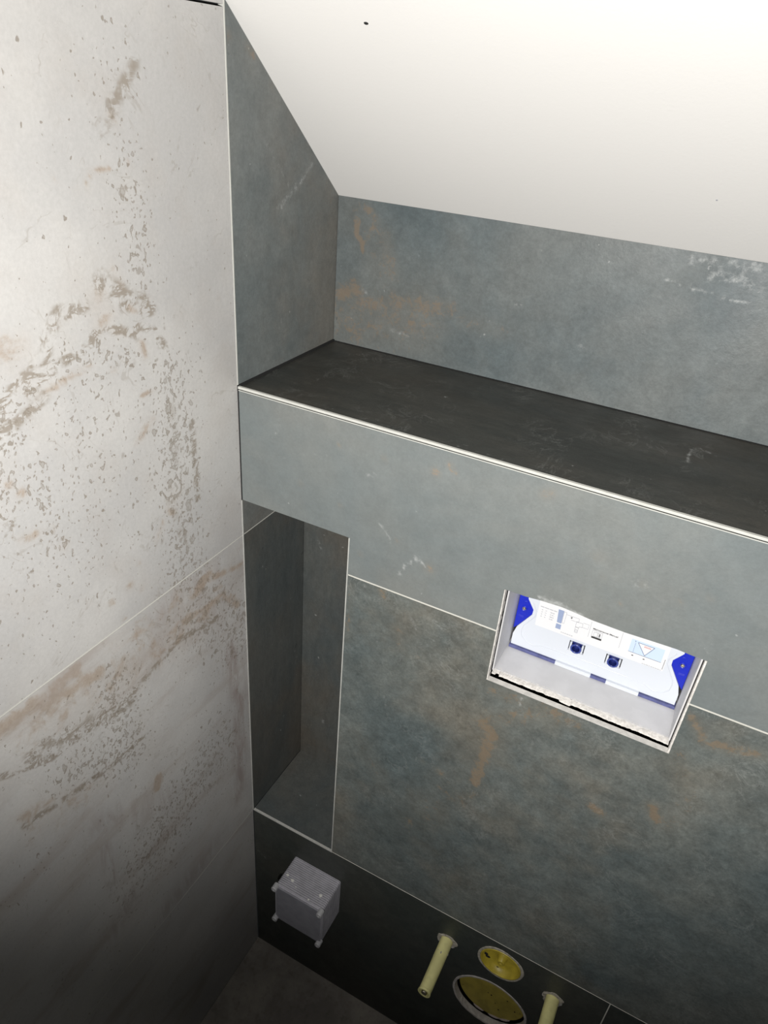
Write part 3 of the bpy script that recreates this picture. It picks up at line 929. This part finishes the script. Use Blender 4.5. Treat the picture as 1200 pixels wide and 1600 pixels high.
# plate with two rectangular socket cut-outs
sp = Surf(lambda u, v, w: (u, PL - 0.003 + w, v), (), None, 0.004)
holes = [rect(x - 0.0098, z - 0.0088, x + 0.0098, z + 0.0070) for x, z in SOCK]
sp.tile(left + [mir(p) for p in left[::-1]], 0, 0, holes=holes, thick=0.003)
me = bpy.data.meshes.new('cover_plate')
me.from_pydata(sp.V, [], sp.F)
link('cover_plate', me, [M_white], cis)
# embossed outline bead
def bead(name, pts, r, y, m, parent, closed=False):
    cu = bpy.data.curves.new(name, 'CURVE')
    cu.dimensions = '3D'
    spn = cu.splines.new('POLY')
    spn.points.add(len(pts) - 1)
    for q, p in zip(spn.points, pts):
        q.co = (p[0], y, p[1], 1)
    spn.use_cyclic_u = closed
    cu.bevel_depth = r
    cu.bevel_resolution = 1
    tmp = bpy.data.objects.new(name, cu)
    COL.objects.link(tmp)
    dg = bpy.context.evaluated_depsgraph_get()
    me = bpy.data.meshes.new_from_object(tmp.evaluated_get(dg))
    bpy.data.objects.remove(tmp)
    me.materials.clear()
    for p in me.polygons:
        p.use_smooth = True
    return link(name, me, [m], parent)
hl = [(0.3960, -0.2130), (0.4020, -0.2250), (0.4015, -0.2330), (0.3900, -0.2530), (0.3888, -0.2600), (0.3899, -0.2692), (0.3945, -0.2745), (0.4009, -0.2776), (0.4070, -0.2790), (0.4180, -0.2740), (0.4405, -0.2730), (XC, -0.2725)]
hl = hl + [mir(p) for p in hl[-2::-1]]
bead('embossed_rib', hl, 0.0007, PL - 0.0030, M_white, cis)
# base strip and clips
bm = bmesh.new()
box(bm, (0.3768, PL - 0.0060, -0.2928), (2 * XC - 0.3768, PL + 0.004, -0.2886))
o = bobj('base_strip', bm, M_slate, cis, bevel=0.0004)
o['label'] = 'dusty blue strip along the bottom edge'
for xa, xb in ((0.4397, 0.4856), (0.5051, 0.5455)):
    bm = bmesh.new()
    box(bm, (xa, PL - 0.0068, -0.2927), (xb, PL + 0.003, -0.2872))
    box(bm, (xa + .006, PL - 0.0071, -0.2888), (xb - .004, PL - .005, -0.2885))
    bobj('clip', bm, M_white, cis, bevel=0.0004)
# brackets
for k in (0, 1):
    f = (lambda p: p) if k == 0 else mir
    bm = bmesh.new()
    poly = [f(p) for p in [(0.3769, -0.1430), (0.3769, -0.2640), (0.3817, -0.2577), (0.3974, -0.2318), (0.3978, -0.2240), (0.3887, -0.2098), (0.3887, -0.1430)]]
    prism(bm, poly, PL - 0.0014, PL + 0.010)
    o = bobj('corner_bracket', bm, M_blue, cis, bevel=0.0005)
    o['label'] = 'cobalt blue corner bracket'
    # raised rim lines
    for q in ([(0.3800, -0.2395), (0.3868, -0.2400)], [(0.3800, -0.2412), (0.3868, -0.2417)], [(0.3835, -0.2175), (0.3870, -0.2155), (0.3895, -0.2185)]):
        bead('moulded_line', [f(p) for p in q], 0.00035, PL - 0.0015, M_blue, o)
    cx, cz = f((0.3856, -0.2275))
    bm = bmesh.new()
    lathe_y(bm, cx, cz, [(0.0042, PL - 0.0012), (0.0042, PL - 0.0024), (0.0030, PL - 0.0028), (0.0026, PL - 0.0008), (0.0001, PL - 0.0006)], 24)
    s1 = bobj('screw_boss', bm, M_blue, o, smooth=True)
    bm = bmesh.new()
    lathe_y(bm, cx, cz, [(0.0025, PL - 0.0010), (0.0023, PL - 0.0026), (0.0012, PL - 0.0030), (0.0001, PL - 0.0030)], 20)
    box(bm, (cx - .0016, PL - .0033, cz - .0003), (cx + .0016, PL - .0029, cz + .0003))
    s2 = bobj('screw', bm, M_steel, o)
    s2['label'] = 'dull metal screw'
    # dark slit under the bracket
    bm = bmesh.new()
    prism(bm, [f(p) for p in [(0.3771, -0.2715), (0.3782, -0.2715), (0.3812, -0.2590), (0.3771, -0.2640)]], PL + 0.0020, PL + 0.004)
    bobj('gap', bm, M_black, o)
# black blocks behind the plate, shade of the cut-outs painted in
bm = bmesh.new()
box(bm, (0.3769, PL + 0.0105, -0.2925), (2 * XC - 0.3769, PL + 0.0160, -0.1405))
for x, z in SOCK:
    box(bm, (x - 0.0096, PL + 0.0015, z - 0.0086), (x + 0.0096, PL + 0.0100, z + 0.0068))
bobj('cavity_shade', bm, M_black, cis)
# actuator sockets
for x, z in SOCK:
    bm = bmesh.new()
    lathe_y(bm, x, z, [(0.0062, PL + .004), (0.0066, PL - 0.0045), (0.0066, PL - 0.0075), (0.0048, PL - 0.0078), (0.0044, PL - 0.0012), (0.0030, PL + .0006), (0.0001, PL + .0006)], 32)
    sk = bobj('push_rod_socket', bm, M_navy, cis, smooth=False)
    sk['label'] = 'navy round push rod socket'
    bm = bmesh.new()
    lathe_y(bm, x, z, [(0.0066, PL - 0.0070), (0.0070, PL - 0.0074), (0.0068, PL - 0.0080), (0.0052, PL - 0.0080), (0.0048, PL - 0.0074)], 32)
    bobj('socket_rim', bm, M_rim, sk, smooth=True)
    bm = bmesh.new()
    box(bm, (x - 0.0062, PL - 0.0040, z + 0.0048), (x + 0.0062, PL + .002, z + 0.0070))
    box(bm, (x - 0.0012, PL - 0.0060, z + 0.0048), (x + 0.0012, PL - .003, z + 0.0068))
    bobj('socket_hood', bm, M_navy, sk, bevel=0.0006)
    for sgn in (-1, 1):
        bm = bmesh.new()
        box(bm, (x + sgn * 0.0074 - 0.0012, PL - 0.0052, z - 0.0070), (x + sgn * 0.0074 + 0.0012, PL + .002, z + 0.0058))
        bobj('guide', bm, M_white, sk, bevel=0.0004)
    bm = bmesh.new()
    box(bm, (x - 0.0030, PL - 0.0034, z - 0.0092), (x + 0.0030, PL + .001, z - 0.0074))
    o = bobj('latch', bm, plain('tan_latch', (0.30, 0.22, 0.12), 0.5), sk)

# sticker and print
SY = PL - 0.0034
bm = bmesh.new()
prism(bm, [(0.4030, -0.1500), (0.4035, -0.2450), (0.5622, -0.2450), (0.5622, -0.1500)], SY, PL - 0.0031)
stk = bobj('sticker', bm, M_paper, cis)
stk['label'] = 'white instruction sticker with line drawings'
def pbar(bm, p, q, w, y=None):
    y = SY - 0.0002 if y is None else y
    d = Vector((q[0] - p[0], q[1] - p[1])).normalized()
    n = Vector((-d.y, d.x)) * w / 2
    prism(bm, [(p[0] + n.x, p[1] + n.y), (q[0] + n.x, q[1] + n.y), (q[0] - n.x, q[1] - n.y), (p[0] - n.x, p[1] - n.y)], y, SY + .0001)
def outline(bm, pts, w, closed=True):
    n = len(pts)
    for i in range(n if closed else n - 1):
        pbar(bm, pts[i], pts[(i + 1) % n], w)
rr = random.Random(3)
def scrib(x0, x1, z, h=0.0007, word=0.003):
    bm = bmesh.new()
    x = x0
    while x < x1:
        L = min(rr.uniform(word * .4, word), x1 - x)
        k = x
        while k < x + L:
            pbar(bm, (k, z - h / 2), (k + rr.uniform(-.0001, .0002), z + h / 2), 0.00022)
            k += 0.00048
        pbar(bm, (x, z), (x + L, z), 0.00018)
        x += L + 0.0008
    bobj('text_line', bm, M_grey, stk)
scrib(0.4055, 0.4262, -0.2139, 0.0011, 0.008)
for j in range(4):
    z = -0.2184 - 0.0034 * j
    scrib(0.4080, 0.4090, z, .0011)
    scrib(0.4125, 0.4140, z, .0005)
    scrib(0.4190, 0.4238, z, .0011)
scrib(0.4370, 0.4515, -0.2417, 0.0009)
scrib(0.5376, 0.5600, -0.2441, 0.0007)
bm = bmesh.new()
outline(bm, [(0.4348, -0.2100), (0.4381, -0.2100), (0.4378, -0.2275), (0.4350, -0.2275)], 0.0003)
outline(bm, [(0.4381, -0.2128), (0.4544, -0.2128), (0.4544, -0.2185), (0.4450, -0.2185)], 0.0003, False)
outline(bm, [(0.4520, -0.2180), (0.4600, -0.2180), (0.4600, -0.2240), (0.4565, -0.2240), (0.4565, -0.2262), (0.4520, -0.2262)], 0.0003)
outline(bm, [(0.4522, -0.2262), (0.4560, -0.2262), (0.4560, -0.2345), (0.4522, -0.2345)], 0.0003)
outline(bm, [(0.4530, -0.2300), (0.4552, -0.2300), (0.4552, -0.2330), (0.4530, -0.2330)], 0.0003)
outline(bm, [(0.4600, -0.2165), (0.4672, -0.2165), (0.4672, -0.2235), (0.4600, -0.2235)], 0.00025, False)
bobj('pipe_drawing', bm, M_grey, stk)
for xs in (0.4693, 0.5072):
    bm = bmesh.new()
    pbar(bm, (xs, -0.2100), (xs + .0001, -0.2340), 0.0003)
    bobj('divider_line', bm, M_grey, stk)
bm = bmesh.new()
outline(bm, [(0.4730, -0.2217), (0.4853, -0.2217), (0.4853, -0.2320), (0.4730, -0.2320)], 0.0003)
outline(bm, [(0.4752, -0.2240), (0.4800, -0.2236), (0.4800, -0.2300), (0.4752, -0.2300)], 0.0003)
outline(bm, [(0.4800, -0.2236), (0.4835, -0.2240), (0.4835, -0.2300), (0.4800, -0.2300)], 0.0003)
bobj('book_icon', bm, M_grey, stk)
bm = bmesh.new()
prism(bm, [(0.4733, -0.2308), (0.4856, -0.2308), (0.4856, -0.2334), (0.4733, -0.2334)], SY - .0003, SY)
pbar(bm, (0.4822, -0.2246), (0.4822, -0.2290), 0.0012)
bobj('icon_bar', bm, M_ink, stk)
bm = bmesh.new()
prism(bm, [(0.4440, -0.2148), (0.4462, -0.2148), (0.4451, -0.2168)], SY - .0003, SY)
pbar(bm, (0.4440, -0.2140), (0.4462, -0.2140), 0.0005)
bobj('arrow_mark', bm, M_ink, stk)
bm = bmesh.new()
pbar(bm, (0.5236, -0.2374), (0.5256, -0.2374), 0.0012)
pbar(bm, (0.5370, -0.2374), (0.5390, -0.2374), 0.0012)
pbar(bm, (0.5186, -0.2332), (0.5572, -0.2332), 0.0004)
outline(bm, [(0.5265, -0.2162), (0.5458, -0.2162), (0.5376, -0.2322)], 0.00045)
pbar(bm, (0.5240, -0.2175), (0.5240, -0.2325), 0.00025)
pbar(bm, (0.5228, -0.2152), (0.5240, -0.2162), 0.0006)
bobj('triangle_drawing', bm, M_ink, stk)
bm = bmesh.new()
z = -0.2270
while z > -0.2425:
    pbar(bm, (0.5608, z), (0.5608, z - 0.0007), 0.0007)
    z -= 0.0012
bobj('upright_print', bm, M_ink, stk)
bm = bmesh.new()
prism(bm, [(0.4276, -0.2090), (0.4346, -0.2090), (0.4346, -0.2290), (0.4290, -0.2290)], SY - .00015, SY)
prism(bm, [(0.4288, -0.2310), (0.4352, -0.2310), (0.4352, -0.2385), (0.4288, -0.2385)], SY - .00015, SY)
bobj('tank_drawing', bm, M_gblue, stk)
bm = bmesh.new()
prism(bm, [(0.5186, -0.2135), (0.5572, -0.2135), (0.5572, -0.2331), (0.5186, -0.2331)], SY - .0001, SY)
bobj('blue_panel', bm, M_lblue, stk)
bm = bmesh.new()
prism(bm, [(0.5274, -0.2167), (0.5449, -0.2167), (0.5376, -0.2312)], SY - .00015, SY)
bobj('white_triangle', bm, M_paper, stk)
bm = bmesh.new()
for k in range(5):
    pbar(bm, (0.5345 + k * .0016, -0.2196), (0.5356 + k * .0016, -0.2196), 0.0010)
pbar(bm, (0.5340, -0.2180), (0.5420, -0.2180), 0.0003)
bobj('red_print', bm, M_red, stk)
def text(name, body, size, loc, m, parent, width=None):
    cu = bpy.data.curves.new(name, 'FONT')
    cu.body = body
    cu.size = size
    cu.extrude = 0.0001
    cu.offset = size * 0.012
    tmp = bpy.data.objects.new(name, cu)
    COL.objects.link(tmp)
    dg = bpy.context.evaluated_depsgraph_get()
    me = bpy.data.meshes.new_from_object(tmp.evaluated_get(dg))
    bpy.data.objects.remove(tmp)
    xs = [v.co.x for v in me.vertices]
    k = width / (max(xs) - min(xs)) if width else 1
    me.transform(Matrix.Translation(loc) @ Matrix.Rotation(math.pi / 2, 4, 'X') @ Matrix.Diagonal((k, 1, 1, 1)))
    me.materials.clear()
    return link(name, me, [m], parent)
text('caption', 'Maintenance Manual', 0.0030, (0.4728, SY - .0002, -0.2202), M_ink, stk, 0.0300)

# ------------------------------------------------------------------ grey junction box
jb = empty('junction_box', ((JB[0] + JB[1]) / 2, 0.0, JB[2]), 'grey ribbed plastic installation box sticking out of the dark base tile', 'box')
M_jb = plain('grey_box_plastic', (0.46, 0.45, 0.49), 0.55, var=0.12, vscale=60, bump=0.2)
M_jbd = plain('grey_box_plastic_shaded', (0.26, 0.26, 0.29), 0.6, var=0.1, vscale=60)  # darker copy of the box plastic, shade of the front put into the colour
M_lug = plain('grey_lug_plastic', (0.44, 0.44, 0.45), 0.5)
bm = bmesh.new()
x0, x1, z0, z1 = JB
prof = []
y = 0.020
prof.append((0.0, 0.03))
n = 20
for i in range(n):
    ya = 0.012 - 0.073 * i / n
    prof += [(0.0, ya), (0.0, ya - 0.0018), (0.0024, ya - 0.0020), (0.0024, ya - 0.0034)]
prof.append((0.0003, -0.0630))
rings = []
for d, y in prof:
    c = 0.004
    pts = []
    for cx, cz, a0 in ((x1 - c, z1 - c, 0), (x0 + c, z1 - c, 90), (x0 + c, z0 + c, 180), (x1 - c, z0 + c, 270)):
        for j in range(4):
            a = math.radians(a0 + 30 * j)
            pts.append(bm.verts.new((cx + (c - d) * math.cos(a), y, cz + (c - d) * math.sin(a))))
    rings.append(pts)
for r0, r1 in zip(rings, rings[1:]):
    k = len(r0)
    for i in range(k):
        bm.faces.new((r0[i], r0[(i + 1) % k], r1[(i + 1) % k], r1[i]))
bm.faces.new(rings[-1])
bm.faces.new(rings[0])
bobj('box_body', bm, M_jb, jb)
bm = bmesh.new()
box(bm, (x0 + .002, -0.0640, z0 + .002), (x1 - .002, -0.0622, z1 - .002))
bobj('box_front', bm, M_jbd, jb, bevel=0.0006)
for cx, cz in ((x0 + .0015, z1 - .0035), (x1 - .0030, z1 - .0035), (x0 + .0015, z0 + .003), (x1 - .0035, z0 + .002)):
    bm = bmesh.new()
    lathe_y(bm, cx, cz, [(0.0001, -0.0585), (0.0052, -0.0585), (0.0055, -0.0690), (0.0048, -0.0705), (0.0028, -0.0705), (0.0024, -0.0670), (0.0001, -0.0670)], 24)
    o = bobj('screw_lug', bm, M_lug, jb, smooth=False)
for x, y, k in ((0.1005, -0.0370, 1), (0.1130, -0.0410, 1.4), (0.1705, -0.0400, 1.3), (0.1560, -0.0560, .8), (0.1250, -0.0480, .5)):
    bm = bmesh.new()
    rr2 = random.Random(int(x * 1e4))
    pts = []
    for j in range(9):
        a = j * 2 * math.pi / 9
        r = 0.0021 * k * rr2.uniform(0.45, 1.2)
        pts.append((x + 1.3 * r * math.cos(a), y + r * math.sin(a)))
    a = [bm.verts.new((p[0], p[1], z1 + 0.0008)) for p in pts]
    b2 = [bm.verts.new((p[0], p[1], z1 - 0.0014)) for p in pts]
    bm.faces.new(a)
    bm.faces.new(b2)
    for j in range(9):
        bm.faces.new((a[j], a[(j + 1) % 9], b2[(j + 1) % 9], b2[j]))
    bobj('plaster_fleck', bm, plain('plaster', (0.75, 0.74, 0.70), 0.8), jb)

# ------------------------------------------------------------------ yellow sleeves over the mounting studs
M_ysl = plain('pale_yellow_sleeve', (0.76, 0.72, 0.33), 0.45, var=0.10, vscale=60)
M_dirt = plain('mortar_crumbs', (0.42, 0.39, 0.33), 0.9, bump=1.0, bscale=300, var=0.3, vscale=200)
M_yel = plain('yellow_cap_plastic', (0.50, 0.40, 0.045), 0.4, var=0.15, vscale=70, bump=0.2)
M_yel2 = plain('yellow_dull_cap_plastic', (0.42, 0.34, 0.060), 0.5, var=0.18, vscale=50, bump=0.2)
for (cx, cz), lab, L, sd in ((ST1, 'pale yellow stud sleeve left of the round caps, fully in view', 0.092, 1), (ST2, 'pale yellow stud sleeve right of the round caps, cut by the picture edge', 0.092, 2)):
    t = empty('stud_sleeve', (cx, 0.0, cz), lab, 'sleeve', 'yellow sleeves over the mounting studs')
    bm = bmesh.new()
    w = lambda a, j: 1 + 0.02 * math.sin(3 * a + j)
    lathe_y(bm, cx, cz, [(0.0108, 0.012), (0.0106, -0.010), (0.0102, -L * 0.6), (0.0100, -L + 0.004), (0.0106, -L + 0.003), (0.0106, -L), (0.0078, -L), (0.0078, -L + 0.006), (0.0001, -L + .006)], 32, wob=w)
    bobj('sleeve_tube', bm, M_ysl, t, smooth=False)
    bm = bmesh.new()
    lathe_y(bm, cx, cz, [(0.0001, -L - 0.001), (0.0045, -L - 0.0008), (0.0050, -L + 0.001), (0.0050, -L + .008)], 16)
    o = bobj('threaded_stud', bm, M_steel, t)
    bm = bmesh.new()
    rr2 = random.Random(sd)
    ph = rr2.uniform(0, 6)
    lathe_y(bm, cx, cz, [(0.0110, 0.004), (0.0112, -0.0006), (0.0150, -0.0008), (0.0168, 0.0006), (0.0160, 0.006)], 40,
            wob=lambda a, j: 1 if j < 2 else 1 + 0.16 * math.sin(2 * a + ph) + 0.10 * math.sin(5 * a + ph) + rr2.uniform(-.05, .05))
    o = bobj('mortar_collar', bm, M_dirt, t)
    o['label'] = 'crumbly grey mortar around the base'
    for q in range(5):
        a = rr2.uniform(0, 6.28)
        yy = -rr2.uniform(0.02, 0.09)
        bm = bmesh.new()
        bmesh.ops.create_icosphere(bm, subdivisions=1, radius=rr2.uniform(0.0008, 0.0018), matrix=Matrix.Translation((cx + .0101 * math.cos(a), yy, cz + .0101 * math.sin(a))) @ Matrix.Diagonal((1, 1.8, 1, 1)))
        bobj('mortar_spot', bm, M_dirt, t)

# ------------------------------------------------------------------ flush pipe cap
cx, cz, R = FL
t = empty('flush_pipe_cap', (cx, 0.0, cz), 'small bright yellow dished cap with a centre knob in the upper round hole', 'pipe cap')
bm = bmesh.new()
R0 = R - 0.0035
lathe_y(bm, cx, cz, [(R0, 0.014), (R0, -0.0015), (R0 - .0016, -0.0018), (R0 - 0.0022, 0.0000), (R0 - .0035, 0.0100), (R0 - .0120, 0.0125), (0.0110, 0.0120), (0.0001, 0.0120)], 56)
bobj('cap_dish', bm, M_yel, t, smooth=True)
bm = bmesh.new()
lathe_y(bm, cx, cz, [(0.0095, 0.0125), (0.0072, 0.0085), (0.0060, 0.0010), (0.0050, 0.0002), (0.0030, 0.0002), (0.0026, 0.0030), (0.0001, 0.0035)], 28)
bobj('centre_knob', bm, M_yel, t, smooth=True)
bm = bmesh.new()
rr2 = random.Random(5)
lathe_y(bm, cx, cz, [(R0 + .0004, 0.004), (R0 + .0006, -0.0008), (R + 0.0006, -0.0009), (R + 0.0016, 0.0003), (R, 0.006)], 64,
        wob=lambda a, j: 1 + (0.018 * math.sin(4 * a) * (j > 1)) + rr2.uniform(-.008, .008) * (j > 1))
o = bobj('mortar_ring', bm, M_dirt, t)
o['label'] = 'grey mortar ring'
for a, r, w_ in ((3.5, R0 - .004, .0035), (3.75, R0 - .006, .003), (1.2, R0 - .002, .0022), (4.6, R0 - .004, .0012)):
    bm = bmesh.new()
    bmesh.ops.create_icosphere(bm, subdivisions=2, radius=w_, matrix=Matrix.Translation((cx + r * math.cos(a), 0.0095, cz + r * math.sin(a))) @ Matrix.Diagonal((1.6, .4, 0.8, 1)))
    bobj('dirt_spot', bm, M_black, t)

# ------------------------------------------------------------------ drain pipe cap
cx, cz, R = DR
t = empty('drain_pipe_cap', (cx, 0.0, cz), 'large dull yellow flat cap set back in the lower round hole, speckled with dirt', 'pipe cap')
R0 = R - 0.0062
bm = bmesh.new()
lathe_y(bm, cx, cz, [(R0, 0.060), (R0, 0.0145), (R0 - .002, 0.0130), (R0 - .012, 0.0132), (0.0001, 0.0135)], 64)
bobj('cap_disc', bm, M_yel2, t, smooth=False)
bm = bmesh.new()
rr2 = random.Random(6)
ws = [rr2.uniform(-.006, .006) for _ in range(400)]
lathe_y(bm, cx, cz, [(R - .0034, 0.010), (R - .0030, -0.0006), (R + 0.0004, -0.0010), (R + 0.0012, 0.0004), (R, 0.008)], 72,
        wob=lambda a, j: 1 + 0.004 * math.sin(5 * a) + ws[int(a * 11) + j])
o = bobj('mortar_ring', bm, plain('pale_mortar', (0.50, 0.47, 0.44), 0.9, bump=.8, var=.2, vscale=100), t)
o['label'] = 'pale mortar ring'
for q in range(16):
    a = rr2.uniform(0, 6.28)
    r = R0 * math.sqrt(rr2.uniform(0, .9))
    bm = bmesh.new()
    bmesh.ops.create_icosphere(bm, subdivisions=1, radius=rr2.uniform(0.0006, 0.0018), matrix=Matrix.Translation((cx + r * math.cos(a), 0.0133, cz + r * math.sin(a))) @ Matrix.Diagonal((1, .5, 1.2, 1)))
    bobj('dirt_spot', bm, M_dkjoint, t)
for a in (4.45, 4.95, 5.3):
    bm = bmesh.new()
    bmesh.ops.create_icosphere(bm, subdivisions=2, radius=0.006, matrix=Matrix.Translation((cx + (R0 - .001) * math.cos(a), 0.0135, cz + (R0 - .001) * math.sin(a))) @ Matrix.Rotation(-(a - 1.5708), 4, 'Y') @ Matrix.Diagonal((1.8, .5, .35, 1)))
    bobj('mortar_lump', bm, plain('pinkish_mortar', (0.42, 0.36, 0.34), .9, bump=1), t)

# ------------------------------------------------------------------ small marks on the ceiling
nrm = Vector((0, -0.6454, -0.7638))
def blemish(name, x, y, w_, h_, m, label, cat):
    bm = bmesh.new()
    q = nrm.to_track_quat('Z', 'X').to_matrix().to_4x4()
    bmesh.ops.create_icosphere(bm, subdivisions=2, radius=1, matrix=Matrix.Translation((x, y, ceil_z(y))) @ q @ Matrix.Diagonal((h_, w_, 0.0007, 1)))
    return tag(bobj(name, bm, m, smooth=True), label, cat)
blemish('screw_hole_mark', 0.1451, 0.0168, 0.0024, 0.0016, M_black, 'tiny black spot high on the white sloping ceiling', 'spot')
blemish('chip_mark', 0.4649, 0.1560, 0.0010, 0.0010, M_grey, 'faint grey pinprick low on the ceiling near the back wall', 'spot')
